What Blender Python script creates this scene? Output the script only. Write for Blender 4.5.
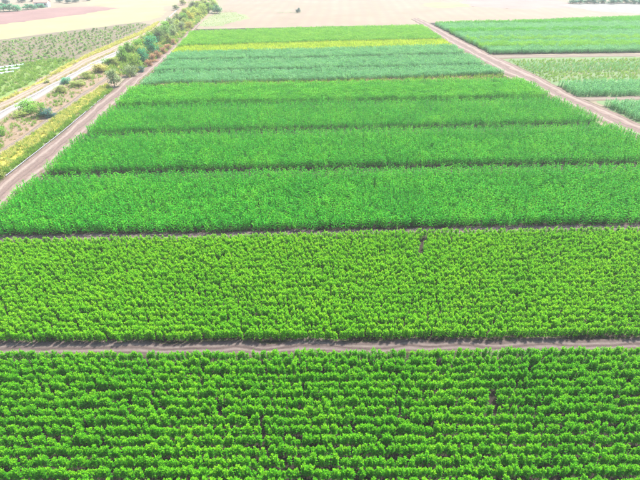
import bpy, bmesh, math, random
import numpy as np
from mathutils import Vector, Matrix
from mathutils.geometry import tessellate_polygon

for o in list(bpy.data.objects):
    bpy.data.objects.remove(o)
SC = bpy.context.scene
COL = SC.collection
R = math.radians

# ------------------------------------------------------------------ camera, sky, sun, exposure
CAM_H, FPX, PITCH = 27.0, 450.0, 32.8
cam_d = bpy.data.cameras.new('camera')
cam_d.sensor_width = 36.0
cam_d.lens = FPX / 640.0 * 36.0
cam_d.clip_end = 6000.0
cam = bpy.data.objects.new('camera', cam_d)
cam.location = (0, 0, CAM_H)
cam.rotation_euler = (R(90 - PITCH), 0, 0)
COL.objects.link(cam)
SC.camera = cam

SUN_EL, SUN_AZ = 56.0, 36.0            # azimuth measured from +Y towards +X
world = bpy.data.worlds.new('World')
SC.world = world
world.use_nodes = True
wn = world.node_tree
bg = wn.nodes['Background']
sky = wn.nodes.new('ShaderNodeTexSky')
sky.sky_type = 'NISHITA'
sky.sun_disc = False
sky.sun_elevation = R(SUN_EL)
sky.sun_rotation = R(SUN_AZ)
sky.air_density = 1.0
sky.dust_density = 2.5
wn.links.new(sky.outputs[0], bg.inputs[0])
bg.inputs[1].default_value = 0.13

sun_d = bpy.data.lights.new('sun', 'SUN')
sun_d.energy = 3.4
sun_d.angle = R(6.0)
sun_d.color = (1.0, 0.95, 0.86)
sun = bpy.data.objects.new('sun', sun_d)
sv = Vector((math.sin(R(SUN_AZ)) * math.cos(R(SUN_EL)), math.cos(R(SUN_AZ)) * math.cos(R(SUN_EL)), math.sin(R(SUN_EL))))
sun.rotation_euler = sv.to_track_quat('Z', 'Y').to_euler()
COL.objects.link(sun)

SC.view_settings.view_transform = 'Standard'
SC.view_settings.look = 'None'
SC.view_settings.gamma = 1.0
SC.view_settings.use_curve_mapping = False
SC.view_settings.exposure = 1.8
SC.render.engine = 'CYCLES'
SC.cycles.use_denoising = True
SC.cycles.max_bounces = 6
SC.cycles.diffuse_bounces = 3
SC.cycles.transmission_bounces = 4
SC.cycles.volume_bounces = 1

HAZE_DENSITY = 0.0004
rng = np.random.default_rng(7)
random.seed(7)

# ------------------------------------------------------------------ pixel <-> ground
SP, CP = math.sin(R(PITCH)), math.cos(R(PITCH))


def G(u, v, z=0.0):
    """Photo pixel -> point at height z (the ground or the top of a crop)."""
    x, y = (u - 320.0) / FPX, -(v - 240.0) / FPX
    d = (x, CP + y * SP, -SP + y * CP)
    t = (z - CAM_H) / d[2]
    return (d[0] * t, d[1] * t)


def PX(x, y, z):
    """World arrays -> photo pixels."""
    x = np.asarray(x, float); y = np.asarray(y, float)
    dz = z - CAM_H
    zc = y * CP - dz * SP
    yc = y * SP + dz * CP
    zc = np.maximum(zc, 1e-3)
    return 320 + FPX * x / zc, 240 - FPX * yc / zc


def PXM(x, y):                                   # photo pixels per metre at a ground point
    return FPX / max(1.0, y * CP + CAM_H * SP)


def poly(pts, z=0.0):
    return np.array([G(u, v, z) for u, v in pts])


# ------------------------------------------------------------------ tags
def tag(o, label, cat, group=None, kind=None):
    o['label'] = label
    o['category'] = cat
    if group: o['group'] = group
    if kind: o['kind'] = kind
    return o


# ------------------------------------------------------------------ materials
def new_mat(name):
    m = bpy.data.materials.new(name)
    m.use_nodes = True
    nt = m.node_tree
    nt.nodes.clear()
    out = nt.nodes.new('ShaderNodeOutputMaterial')
    return m, nt, out


def N(nt, t, **kw):
    n = nt.nodes.new(t)
    for k, v in kw.items():
        setattr(n, k, v)
    return n


def noise(nt, vec, scale, detail=4.0, rough=0.6):
    n = N(nt, 'ShaderNodeTexNoise')
    n.inputs['Scale'].default_value = scale
    n.inputs['Detail'].default_value = detail
    n.inputs['Roughness'].default_value = rough
    nt.links.new(vec, n.inputs['Vector'])
    return n.outputs[0]


def ramp(nt, fac, stops, interp='LINEAR'):
    r = N(nt, 'ShaderNodeValToRGB')
    r.color_ramp.interpolation = interp
    e = r.color_ramp.elements
    while len(e) > 2: e.remove(e[-1])
    for i, (p, c) in enumerate(stops):
        if i < 2:
            e[i].position = p
        else:
            e.new(p)
        e[i].color = (c[0], c[1], c[2], 1)
    nt.links.new(fac, r.inputs[0])
    return r.outputs[0]


def mix(nt, fac, a, b, mode='MIX'):
    m = N(nt, 'ShaderNodeMix', data_type='RGBA', blend_type=mode)
    for s, v in ((m.inputs[0], fac), (m.inputs[6], a), (m.inputs[7], b)):
        if isinstance(v, (int, float)): s.default_value = v
        elif isinstance(v, tuple): s.default_value = (v[0], v[1], v[2], 1)
        else: nt.links.new(v, s)
    return m.outputs[2]


def math_n(nt, op, a, b=None, clamp=False):
    m = N(nt, 'ShaderNodeMath', operation=op, use_clamp=clamp)
    for i, v in enumerate((a, b)):
        if v is None: continue
        if isinstance(v, (int, float)): m.inputs[i].default_value = v
        else: nt.links.new(v, m.inputs[i])
    return m.outputs[0]


def leaf_mat(name, c_dark, c_mid, c_light, trans=0.45, patch=None, obj_col=False):
    """Leaves: green varies plant by plant and in broad drifts over the field; light passes through the blade."""
    m, nt, out = new_mat(name)
    geo = N(nt, 'ShaderNodeNewGeometry')
    info = N(nt, 'ShaderNodeObjectInfo')
    broad = noise(nt, geo.outputs['Position'], 0.16, 3.0)
    fine = noise(nt, geo.outputs['Position'], 2.2, 2.0)
    f = math_n(nt, 'ADD', math_n(nt, 'MULTIPLY', broad, 0.75), math_n(nt, 'MULTIPLY', fine, 0.45))
    f = math_n(nt, 'ADD', f, math_n(nt, 'MULTIPLY', info.outputs['Random'], 0.34))
    f = math_n(nt, 'SUBTRACT', f, 0.27, True)
    col = ramp(nt, f, ((0.18, c_dark), (0.5, c_mid), (0.85, c_light)))
    if obj_col:
        col = mix(nt, 1.0, col, info.outputs['Color'], 'MULTIPLY')
    d = N(nt, 'ShaderNodeBsdfPrincipled')
    d.inputs['Roughness'].default_value = 0.6
    d.inputs['Specular IOR Level'].default_value = 0.06
    nt.links.new(col, d.inputs['Base Color'])
    t = N(nt, 'ShaderNodeBsdfTranslucent')
    tc = mix(nt, 1.0, col, (1.25, 1.2, 0.7), 'MULTIPLY')
    nt.links.new(tc, t.inputs['Color'])
    ms = N(nt, 'ShaderNodeMixShader')
    ms.inputs[0].default_value = trans
    nt.links.new(d.outputs[0], ms.inputs[1])
    nt.links.new(t.outputs[0], ms.inputs[2])
    nt.links.new(ms.outputs[0], out.inputs[0])
    return m


def ground_mat(name, a, b, c=None, s1=0.25, s2=6.0, bump=0.4, lines=None, rough=0.95):
    m, nt, out = new_mat(name)
    geo = N(nt, 'ShaderNodeNewGeometry')
    n1 = noise(nt, geo.outputs['Position'], s1, 6.0, 0.65)
    n2 = noise(nt, geo.outputs['Position'], s2, 3.0)
    f = math_n(nt, 'ADD', math_n(nt, 'MULTIPLY', n1, 0.7), math_n(nt, 'MULTIPLY', n2, 0.3))
    st = [(0.36, a), (0.6, b)]
    if c: st.append((0.72, c))
    col = ramp(nt, f, st)
    if lines:                                    # drill or plough lines across the field
        ang, per, tint, amt = lines
        mp = N(nt, 'ShaderNodeMapping')
        mp.inputs['Rotation'].default_value = (0, 0, ang)
        nt.links.new(geo.outputs['Position'], mp.inputs['Vector'])
        w = N(nt, 'ShaderNodeTexWave')
        w.inputs['Scale'].default_value = 0.314 / per
        w.inputs['Distortion'].default_value = 2.0
        w.inputs['Detail'].default_value = 2.0
        w.inputs['Detail Scale'].default_value = 0.4
        nt.links.new(mp.outputs[0], w.inputs['Vector'])
        col = mix(nt, math_n(nt, 'MULTIPLY', w.outputs['Fac'], amt), col, tint)
    d = N(nt, 'ShaderNodeBsdfPrincipled')
    d.inputs['Roughness'].default_value = rough
    d.inputs['Specular IOR Level'].default_value = 0.15
    nt.links.new(col, d.inputs['Base Color'])
    bp = N(nt, 'ShaderNodeBump')
    bp.inputs['Strength'].default_value = bump
    bp.inputs['Distance'].default_value = 0.08
    nt.links.new(n2, bp.inputs['Height'])
    nt.links.new(bp.outputs[0], d.inputs['Normal'])
    nt.links.new(d.outputs[0], out.inputs[0])
    return m


def track_mat(name, base, base2, rut, ruts, edge=None, rut_w=0.07, centre=None):
    """Dirt lane: compacted wheel ruts along it (attribute 'across' runs 0..1 from side to side)."""
    m, nt, out = new_mat(name)
    geo = N(nt, 'ShaderNodeNewGeometry')
    at = N(nt, 'ShaderNodeAttribute', attribute_name='across')
    wob = noise(nt, geo.outputs['Position'], 0.35, 4.0)
    fine = noise(nt, geo.outputs['Position'], 3.0, 4.0)
    x = math_n(nt, 'ADD', at.outputs['Fac'], math_n(nt, 'MULTIPLY', math_n(nt, 'SUBTRACT', wob, 0.5), 0.16))
    col = ramp(nt, math_n(nt, 'ADD', math_n(nt, 'MULTIPLY', wob, 0.5), math_n(nt, 'MULTIPLY', fine, 0.5)), ((0.35, base), (0.65, base2)))
    cx = N(nt, 'ShaderNodeCombineXYZ')
    nt.links.new(math_n(nt, 'MULTIPLY', x, 9.0), cx.inputs[0])
    nt.links.new(math_n(nt, 'MULTIPLY', wob, 1.5), cx.inputs[1])
    streak = noise(nt, cx.outputs[0], 1.6, 4.0, 0.7)
    sk = ramp(nt, streak, ((0.35, (0.62, 0.62, 0.62)), (0.65, (1.25, 1.25, 1.25))))
    col = mix(nt, 1.0, col, sk, 'MULTIPLY')
    if centre:
        dd = math_n(nt, 'ABSOLUTE', math_n(nt, 'SUBTRACT', x, centre[0]))
        k = math_n(nt, 'MULTIPLY', math_n(nt, 'SUBTRACT', 1.0, math_n(nt, 'DIVIDE', dd, centre[1]), True), math_n(nt, 'MULTIPLY', fine, 2.2), True)
        col = mix(nt, k, col, centre[2])
    for r in ruts:
        dd = math_n(nt, 'ABSOLUTE', math_n(nt, 'SUBTRACT', x, r))
        k = math_n(nt, 'SUBTRACT', 1.0, math_n(nt, 'DIVIDE', dd, rut_w), True)
        k = math_n(nt, 'MULTIPLY', k, math_n(nt, 'ADD', math_n(nt, 'MULTIPLY', fine, 1.6), 0.1), True)
        col = mix(nt, k, col, rut)
    if edge:
        e = math_n(nt, 'MULTIPLY', math_n(nt, 'ABSOLUTE', math_n(nt, 'SUBTRACT', x, 0.5)), 2.0)
        e = math_n(nt, 'MULTIPLY', math_n(nt, 'SUBTRACT', e, 0.72, True), 5.0, True)
        e = math_n(nt, 'MULTIPLY', e, math_n(nt, 'MULTIPLY', fine, 1.5), True)
        col = mix(nt, e, col, edge)
    d = N(nt, 'ShaderNodeBsdfPrincipled')
    d.inputs['Roughness'].default_value = 0.95
    d.inputs['Specular IOR Level'].default_value = 0.15
    nt.links.new(col, d.inputs['Base Color'])
    bp = N(nt, 'ShaderNodeBump')
    bp.inputs['Strength'].default_value = 0.6
    bp.inputs['Distance'].default_value = 0.06
    nt.links.new(fine, bp.inputs['Height'])
    nt.links.new(bp.outputs[0], d.inputs['Normal'])
    nt.links.new(d.outputs[0], out.inputs[0])
    return m


def plain_mat(name, c, rough=0.7, var=0.15):
    m, nt, out = new_mat(name)
    geo = N(nt, 'ShaderNodeNewGeometry')
    n = noise(nt, geo.outputs['Position'], 1.5, 4.0)
    col = ramp(nt, n, ((0.3, tuple(x * (1 - var) for x in c)), (0.7, tuple(min(1, x * (1 + var)) for x in c))))
    d = N(nt, 'ShaderNodeBsdfPrincipled')
    d.inputs['Roughness'].default_value = rough
    nt.links.new(col, d.inputs['Base Color'])
    nt.links.new(d.outputs[0], out.inputs[0])
    return m


M = {}
M['leaf_bush'] = leaf_mat('bushy_crop_leaf', (0.034, 0.235, 0.006), (0.062, 0.315, 0.007), (0.098, 0.375, 0.008))
M['leaf_bush_tip'] = leaf_mat('bushy_crop_tip', (0.080, 0.34, 0.008), (0.130, 0.41, 0.009), (0.210, 0.46, 0.012))
M['leaf_lime'] = leaf_mat('lime_crop_leaf', (0.068, 0.300, 0.006), (0.105, 0.370, 0.007), (0.150, 0.425, 0.009))
M['leaf_lime_tip'] = leaf_mat('lime_crop_tip', (0.125, 0.41, 0.009), (0.185, 0.475, 0.011), (0.28, 0.52, 0.015))
M['leaf_maize'] = leaf_mat('maize_leaf', (0.012, 0.190, 0.010), (0.032, 0.290, 0.012), (0.100, 0.390, 0.014), 0.25)
M['leaf_maize2'] = leaf_mat('maize_leaf_far', (0.030, 0.230, 0.014), (0.060, 0.330, 0.016), (0.125, 0.405, 0.018), 0.25)  # paler than the near maize leaf: distance haze is put into the colour
M['tassel'] = leaf_mat('maize_tassel', (0.12, 0.30, 0.02), (0.18, 0.36, 0.03), (0.26, 0.38, 0.05), 0.3)
M['leaf_teal'] = leaf_mat('blue_green_crop_leaf', (0.075, 0.260, 0.10), (0.125, 0.345, 0.15), (0.190, 0.410, 0.19))
M['leaf_yellow'] = leaf_mat('yellow_crop_leaf', (0.20, 0.36, 0.03), (0.31, 0.43, 0.04), (0.42, 0.48, 0.06))
M['grass_green'] = leaf_mat('weed_grass', (0.10, 0.22, 0.035), (0.16, 0.29, 0.05), (0.23, 0.33, 0.08))
M['grass_yellow'] = leaf_mat('yellow_grass', (0.30, 0.34, 0.09), (0.40, 0.41, 0.13), (0.46, 0.45, 0.20))
M['grass_dry'] = leaf_mat('dry_grass', (0.26, 0.22, 0.11), (0.35, 0.30, 0.17), (0.42, 0.37, 0.22))
M['leaf_pale'] = leaf_mat('pale_maize_leaf', (0.09, 0.30, 0.03), (0.15, 0.38, 0.04), (0.21, 0.43, 0.05))  # light green crop, its colour lifted further to stand in for distance haze
M['tree_leaf'] = leaf_mat('tree_leaf', (0.50, 0.50, 0.50), (0.80, 0.80, 0.80), (1.0, 1.0, 0.95), 0.35, obj_col=True)
M['bark'] = plain_mat('bark', (0.16, 0.11, 0.08), 0.9, 0.3)
M['stem'] = plain_mat('crop_stem', (0.09, 0.19, 0.03), 0.7, 0.25)

M['ground'] = ground_mat('dry_farmland', (0.154, 0.131, 0.088), (0.188, 0.158, 0.112), (0.208, 0.177, 0.131), 0.02, 0.8)
M['soil'] = ground_mat('dark_field_soil', (0.020, 0.017, 0.013), (0.032, 0.026, 0.020), (0.055, 0.044, 0.036), 0.5, 7.0, 0.9)
M['stubble'] = ground_mat('pale_stubble', (0.158, 0.128, 0.089), (0.194, 0.160, 0.116), (0.221, 0.187, 0.141), 0.05, 1.0, 0.4, (0.05, 6.0, (0.167, 0.125, 0.098), 0.5))
M['stubble_pink'] = ground_mat('pink_stubble', (0.173, 0.122, 0.106), (0.205, 0.150, 0.130), (0.237, 0.186, 0.158), 0.06, 1.2, 0.2)
M['straw'] = ground_mat('pale_yellow_straw', (0.185, 0.178, 0.085), (0.235, 0.218, 0.115), (0.255, 0.238, 0.145), 0.06, 0.9, 0.4, (0.75, 4.0, (0.19, 0.185, 0.095), 0.55))
M['plough'] = ground_mat('pinkish_plough', (0.145, 0.085, 0.076), (0.195, 0.120, 0.106), (0.220, 0.145, 0.125), 0.08, 0.8, 0.6, (0.75, 3.0, (0.130, 0.078, 0.070), 0.6))
M['orange_field'] = ground_mat('orange_brown_field', (0.19, 0.15, 0.085), (0.235, 0.19, 0.115), (0.26, 0.22, 0.15), 0.06, 1.0, 0.2)
M['orchard_soil'] = ground_mat('orchard_soil', (0.088, 0.085, 0.048), (0.135, 0.108, 0.080), (0.105, 0.125, 0.050), 0.25, 1.2, 0.3)
M['green_turf'] = ground_mat('green_turf', (0.088, 0.144, 0.040), (0.144, 0.200, 0.056), (0.240, 0.256, 0.096), 0.25, 2.4, 0.5)
M['pale_turf'] = ground_mat('pale_turf', (0.134, 0.164, 0.075), (0.171, 0.186, 0.100), (0.209, 0.201, 0.134), 0.06, 1.6, 0.3)
M['yellow_turf'] = ground_mat('yellow_turf', (0.333, 0.285, 0.048), (0.412, 0.356, 0.063), (0.444, 0.396, 0.127), 0.4, 3.0, 0.5)
M['scrub'] = ground_mat('scrub_soil', (0.137, 0.106, 0.063), (0.211, 0.153, 0.111), (0.127, 0.132, 0.053), 0.35, 2.4, 0.5)
M['dry_weeds'] = ground_mat('dry_weed_soil', (0.085, 0.135, 0.055), (0.115, 0.16, 0.075), (0.16, 0.15, 0.10), 0.3, 2.0, 0.4)
M['pink_path'] = ground_mat('pink_path', (0.195, 0.144, 0.125), (0.232, 0.181, 0.158), (0.269, 0.218, 0.186), 0.3, 3.0, 0.4)
M['white_field'] = ground_mat('whitish_field', (0.117, 0.122, 0.112), (0.180, 0.175, 0.159), (0.201, 0.197, 0.186), 0.4, 1.5, 0.3)

# ------------------------------------------------------------------ mesh helpers
class MB:
    def __init__(s):
        s.v, s.f, s.m = [], [], []

    def quad_strip(s, L, Rr, mi=0):
        b = len(s.v)
        n = len(L)
        for a, c in zip(L, Rr):
            s.v += [tuple(a), tuple(c)]
        for i in range(n - 1):
            s.f.append((b + 2 * i, b + 2 * i + 1, b + 2 * i + 3, b + 2 * i + 2)); s.m.append(mi)

    def leaf(s, p, az, el, ln, w, droop, nseg=3, mi=0, roll=0.0):
        p = Vector(p)
        side = Vector((-math.sin(az), math.cos(az), 0))
        L, Rr = [], []
        cur = p.copy()
        e = el
        for i in range(nseg + 1):
            t = i / nseg
            d = Vector((math.cos(az) * math.cos(e), math.sin(az) * math.cos(e), math.sin(e)))
            up = side.cross(d)
            sd = side * math.cos(roll) + up * math.sin(roll)
            ww = w * 0.5 * (0.35 + 2.6 * t * (1 - t) if t < 1 else 0.04)
            L.append(cur + sd * ww); Rr.append(cur - sd * ww)
            cur = cur + d * (ln / nseg)
            e -= droop / nseg
        s.quad_strip(L, Rr, mi)

    def tube(s, pts, rad, n=5, mi=0):
        b = len(s.v)
        pts = [Vector(p) for p in pts]
        for i, p in enumerate(pts):
            d = (pts[min(i + 1, len(pts) - 1)] - pts[max(i - 1, 0)]).normalized()
            a = d.orthogonal().normalized(); c = d.cross(a)
            for k in range(n):
                th = 2 * math.pi * k / n
                s.v.append(tuple(p + (a * math.cos(th) + c * math.sin(th)) * rad[i]))
        for i in range(len(pts) - 1):
            for k in range(n):
                s.f.append((b + i * n + k, b + i * n + (k + 1) % n, b + (i + 1) * n + (k + 1) % n, b + (i + 1) * n + k)); s.m.append(mi)

    def box(s, x0, x1, y0, y1, z0, z1, mi=0):
        b = len(s.v)
        s.v += [(x, y, z) for z in (z0, z1) for y in (y0, y1) for x in (x0, x1)]
        for f in ((0, 2, 3, 1), (4, 5, 7, 6), (0, 1, 5, 4), (2, 6, 7, 3), (0, 4, 6, 2), (1, 3, 7, 5)):
            s.f.append(tuple(b + i for i in f)); s.m.append(mi)

    def mesh(s, name, mats, smooth=False):
        me = bpy.data.meshes.new(name)
        me.from_pydata(s.v, [], s.f)
        for m in mats: me.materials.append(m)
        me.polygons.foreach_set('material_index', s.m)
        if smooth:
            me.polygons.foreach_set('use_smooth', [True] * len(s.f))
        me.update()
        return me


def link(name, me, parent=None):
    o = bpy.data.objects.new(name, me)
    COL.objects.link(o)
    if parent: o.parent = parent
    return o


def resample(P, step):
    P = np.asarray(P, float)
    d = np.r_[0, np.cumsum(np.hypot(*np.diff(P, axis=0).T))]
    n = max(2, int(d[-1] / step) + 1)
    t = np.linspace(0, d[-1], n)
    return np.c_[np.interp(t, d, P[:, 0]), np.interp(t, d, P[:, 1])]


def resample_n(P, n):
    P = np.asarray(P, float)
    d = np.r_[0, np.cumsum(np.hypot(*np.diff(P, axis=0).T))]
    t = np.linspace(0, d[-1], n)
    return np.c_[np.interp(t, d, P[:, 0]), np.interp(t, d, P[:, 1])]


def smooth_noise(n, amp, k=5):
    a = rng.normal(0, 1, n + 4 * k)
    ker = np.hanning(2 * k + 1); ker /= np.sqrt((ker ** 2).sum())
    return np.convolve(a, ker, 'same')[2 * k:2 * k + n] * amp


def patch(name, px, z, mat, label, cat, jit=0.35, kind='structure'):
    """A flat piece of land with an uneven edge, outlined by its corners."""
    P = poly(px)
    P = resample(np.vstack([P, P[:1]]), 1.5 if len(px) else 1)[:-1]
    n = len(P)
    P[:, 0] += smooth_noise(n, jit, 2); P[:, 1] += smooth_noise(n, jit, 2)
    v = [Vector((x, y, z)) for x, y in P]
    tris = tessellate_polygon([v])
    me = bpy.data.meshes.new(name)
    fs = []
    for a, b, c in tris:
        if (v[b] - v[a]).cross(v[c] - v[a]).z < 0: b, c = c, b
        fs.append((a, b, c))
    me.from_pydata([tuple(p) for p in v], [], fs)
    me.materials.append(mat)
    o = link(name, me)
    return tag(o, label, cat, kind=kind)


def lane(name, left_px, right_px, mat, label, cat, z=0.05, ruts=(0.3, 0.7), depth=0.05, step=0.8, nx=14, rough=0.025):
    """A dirt lane with sunk wheel ruts and an uneven crown, between two edges."""
    A, B = poly(left_px), poly(right_px)
    ln = np.hypot(*np.diff(A, axis=0).T).sum()
    n = int(ln / step) + 2
    A, B = resample_n(A, n), resample_n(B, n)
    A += np.c_[smooth_noise(n, 0.18), smooth_noise(n, 0.18)]
    B += np.c_[smooth_noise(n, 0.18), smooth_noise(n, 0.18)]
    verts, faces, acr = [], [], []
    w = [smooth_noise(n, 0.03, 8) for _ in ruts]
    for i in range(n):
        for j in range(nx + 1):
            t = j / nx
            x, y = A[i] * (1 - t) + B[i] * t
            h = z * min(1.0, 6 * t, 6 * (1 - t)) - 0.02 * (j in (0, nx))
            for r, ww in zip(ruts, w):
                h -= depth * math.exp(-((t - r - ww[i]) / 0.06) ** 2)
            h += rng.normal(0, rough * 0.5)
            verts.append((x, y, h + 0.03)); acr.append(t)
    for i in range(n - 1):
        for j in range(nx):
            a = i * (nx + 1) + j
            faces.append((a, a + 1, a + nx + 2, a + nx + 1))
    me = bpy.data.meshes.new(name)
    me.from_pydata(verts, [], faces)
    at = me.attributes.new('across', 'FLOAT', 'POINT')
    at.data.foreach_set('value', acr)
    me.materials.append(mat)
    me.polygons.foreach_set('use_smooth', [True] * len(faces))
    bm = bmesh.new(); bm.from_mesh(me); bmesh.ops.recalc_face_normals(bm, faces=bm.faces)
    if sum(f.normal.z for f in bm.faces) < 0: bmesh.ops.reverse_faces(bm, faces=bm.faces)
    bm.to_mesh(me); bm.free()
    o = link(name, me)
    return tag(o, label, cat, kind='structure')


# ------------------------------------------------------------------ the land
def ground_sheet():
    n = 24
    s = np.linspace(-1500, 1500, n + 1)
    v = [(x, y + 1000, 0.0) for y in s for x in s]
    f = [(j * (n + 1) + i, j * (n + 1) + i + 1, (j + 1) * (n + 1) + i + 1, (j + 1) * (n + 1) + i) for j in range(n) for i in range(n)]
    me = bpy.data.meshes.new('ground'); me.from_pydata(v, [], f); me.materials.append(M['ground'])
    tag(link('ground', me), 'pale dry farmland stretching away beyond the crop fields', 'ground', kind='structure')


ground_sheet()

LEFT_EDGE = [(-60, 276), (-15, 233), (12, 203), (48, 174), (89, 133), (119, 105), (142, 82), (162, 65), (181, 47), (196, 29)]
RIGHT_EDGE = [(900, 268), (760, 202), (655, 150), (597, 122.5), (545, 95.5), (492, 70), (447, 44), (418, 25)]

patch('field_soil', [(-560, 560), (-300, 400), (-200, 345)] + LEFT_EDGE + RIGHT_EDGE[::-1] + [(900, 345), (1150, 560)], 0.004, M['soil'],
      'dark brown soil under the striped main field', 'soil', 0.25)
patch('stubble_field', [(193, 29), (196, 27.5), (300, 26), (418, 24), (440, 25), (530, 24), (660, 20), (720, -12), (330, -20), (232, -14), (226, 2), (215, 18)], 0.008, M['stubble'],
      'pale cream stubble field beyond the striped crops', 'field', 0.5)
patch('stubble_patch', [(455, 6), (520, 9), (585, 7), (560, 1.5), (545, -4), (470, -4), (462, 2)], 0.014, M['stubble_pink'], 'pinkish bare patch in the pale stubble field', 'field', 1.5)
patch('grass_patch', [(424, 6), (440, 8), (470, 6.5), (462, 2.5), (430, 2.5)], 0.018, M['pale_turf'], 'faint green patch in the stubble beside the pinkish bare patch', 'field', 1.5)
patch('grass_corner', [(196, 27), (222, 26), (252, 18), (236, 12), (216, 13), (205, 20)], 0.022, M['pale_turf'], 'pale grassy corner of the stubble field by the tree row', 'grass', 0.8)
patch('white_field', [(556, 5), (600, 12), (660, 14.5), (700, 6), (640, 2.8), (585, 3.2)], 0.026, M['white_field'], 'whitish mottled field beyond the tall green maize block', 'field', 0.8)

patch('straw_field', [(-60, 47), (0, 39.5), (60, 31.5), (110, 25.5), (140, 22), (158, 18), (166, 12), (163, 7.2), (120, 8), (80, 14.5), (0, 24.5), (-60, 31)], 0.008, M['straw'],
      'pale yellow straw field between ploughed land and orchard', 'field', 0.8)
patch('ploughed_field', [(-60, 31), (0, 24.7), (80, 14.7), (122, 7.8), (95, 6.6), (60, 7.5), (0, 12.5), (-60, 18)], 0.012, M['plough'],
      'pinkish brown ploughed field beside the pale straw field', 'field', 0.8)
patch('orange_field', [(118, 8), (165, 7), (182, 4), (190, -4), (120, -6), (92, -1), (84, 3), (96, 6.6)], 0.016, M['orange_field'],
      'orange brown field beyond the pale straw field', 'field', 0.8)
patch('orchard_soil', [(-60, 48), (0, 40), (60, 32), (110, 26), (140, 22.5), (152, 24), (138, 33), (100, 49), (62, 66), (38, 80), (0, 98), (-60, 128)], 0.020, M['orchard_soil'],
      'greyish brown soil of the young orchard', 'soil', 0.5)
patch('orchard_turf', [(-60, 92), (0, 70), (30, 62), (62, 58), (75, 60), (62, 66), (38, 80), (0, 98), (-60, 128)], 0.024, M['green_turf'],
      'green weedy end of the orchard plot', 'grass', 0.6)
patch('yellow_verge', [(-60, 134), (0, 101), (38, 83), (62, 67), (100, 49), (138, 33), (156, 23), (160, 21.5), (152, 30), (110, 48.5), (84, 59), (56, 74), (0, 104), (-60, 140)], 0.028, M['yellow_turf'],
      'strip of yellow grass along the tan farm lane', 'grass', 0.35)
patch('scrub_ground', [(-40, 205), (-5, 181), (58, 134), (108, 90), (140, 66), (160, 50), (193, 27), (203, 16), (222, -4), (182, -2), (168, 17), (150, 30), (112, 56), (74, 78), (0, 122), (-60, 160)], 0.032, M['scrub'],
      'brown scrubby ground between the white road and field track', 'ground', 0.3)
patch('flower_verge', [(-20, 172), (13, 147), (38, 131), (60, 114), (84, 98), (106, 84), (111, 87), (88, 105), (66, 123), (40, 143), (18, 160), (-20, 188)], 0.036, M['yellow_turf'],
      'band of bright yellow grass beside the grey pipe', 'grass', 0.35)
patch('weed_verge', [(-20, 189), (18, 161), (40, 144), (66, 124), (88, 106), (110, 88), (113, 90), (90, 109), (66, 128), (40, 149), (8, 174), (-20, 196)], 0.040, M['green_turf'],
      'narrow green weedy verge beside the reddish field track', 'grass', 0.3)
patch('weedy_plot_soil', [(497, 60), (520, 57.5), (700, 56), (800, 79), (760, 97.5), (640, 97), (575, 97.3), (552, 84), (524, 70)], 0.012, M['dry_weeds'],
      'bare weedy ground of the mixed plot beside the maize', 'soil', 0.3)
patch('maize_plot_soil', [(428, 23), (490, 55), (640, 53), (760, 52), (690, 15), (640, 17)], 0.016, M['soil'], 'dark soil under the tall maize block', 'soil', 0.3)
patch('corner_plot_soil', [(600, 105), (640, 125), (700, 152), (800, 150), (740, 98), (592, 99)], 0.020, M['dry_weeds'], 'dusty soil under the small corner plot of maize', 'soil', 0.3)

T_PINK = track_mat('reddish_dirt', (0.121, 0.085, 0.072), (0.158, 0.117, 0.100), (0.211, 0.171, 0.144), (0.28, 0.72), (0.075, 0.071, 0.035), 0.09)
T_DARK = track_mat('purplish_dirt', (0.065, 0.048, 0.044), (0.095, 0.072, 0.067), (0.137, 0.112, 0.101), (0.36, 0.66), (0.050, 0.051, 0.022), 0.10)
T_TAN = track_mat('tan_dirt', (0.174, 0.134, 0.095), (0.213, 0.170, 0.126), (0.246, 0.205, 0.162), (0.3, 0.7), (0.134, 0.118, 0.048), 0.1)
T_WHITE = track_mat('white_gravel', (0.204, 0.187, 0.171), (0.230, 0.216, 0.201), (0.257, 0.247, 0.234), (0.2, 0.75), (0.165, 0.139, 0.106), 0.14, (0.36, 0.07, (0.099, 0.095, 0.099)))
T_PATH = track_mat('pale_path', (0.119, 0.094, 0.072), (0.143, 0.117, 0.093), (0.163, 0.136, 0.111), (0.5,), (0.090, 0.071, 0.038), 0.2)

lane('dirt_track', [(-20, 194), (5, 176), (58, 134.5), (110, 91), (140, 67), (160, 50.5), (197, 22)],
     [(-42, 262), (-17, 236), (10, 204), (46, 175), (87, 134), (117, 106), (140, 83), (160, 66), (179, 48), (201, 24)],
     T_PINK, 'reddish dirt track with pale wheel ruts beside the tree row', 'track')
lane('dirt_track', [(905, 262), (765, 201), (658, 149), (600, 122.5), (548, 96), (494, 69.5), (449, 43.5), (419, 24), (410, 19)],
     [(930, 243), (800, 184), (700, 142), (640, 123), (602, 106), (573, 94), (550, 82), (518, 66), (491, 54), (455, 36), (428, 22), (418, 18)],
     T_PINK, 'straight reddish dirt track between the main field and tall maize', 'track')
lane('crop_lane', [(-320, 343.5), (0, 341.5), (340, 339.5), (640, 336.5), (960, 332)], [(-320, 357.5), (0, 357), (340, 356), (640, 354), (960, 352)],
     T_DARK, 'purplish dirt lane between the two bright green bushy plots', 'track', z=0.04, ruts=(0.36, 0.66), depth=0.04, step=0.5)
lane('crop_lane', [(-90, 238), (0, 235), (200, 231.5), (420, 227), (640, 223.5), (830, 220)], [(-90, 243.5), (0, 242), (200, 238.5), (420, 234), (640, 231), (830, 227.5)],
     T_DARK, 'narrow dirt lane between lime green plot and dark maize', 'track', z=0.04, ruts=(0.4, 0.7), depth=0.03, step=0.6)
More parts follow.
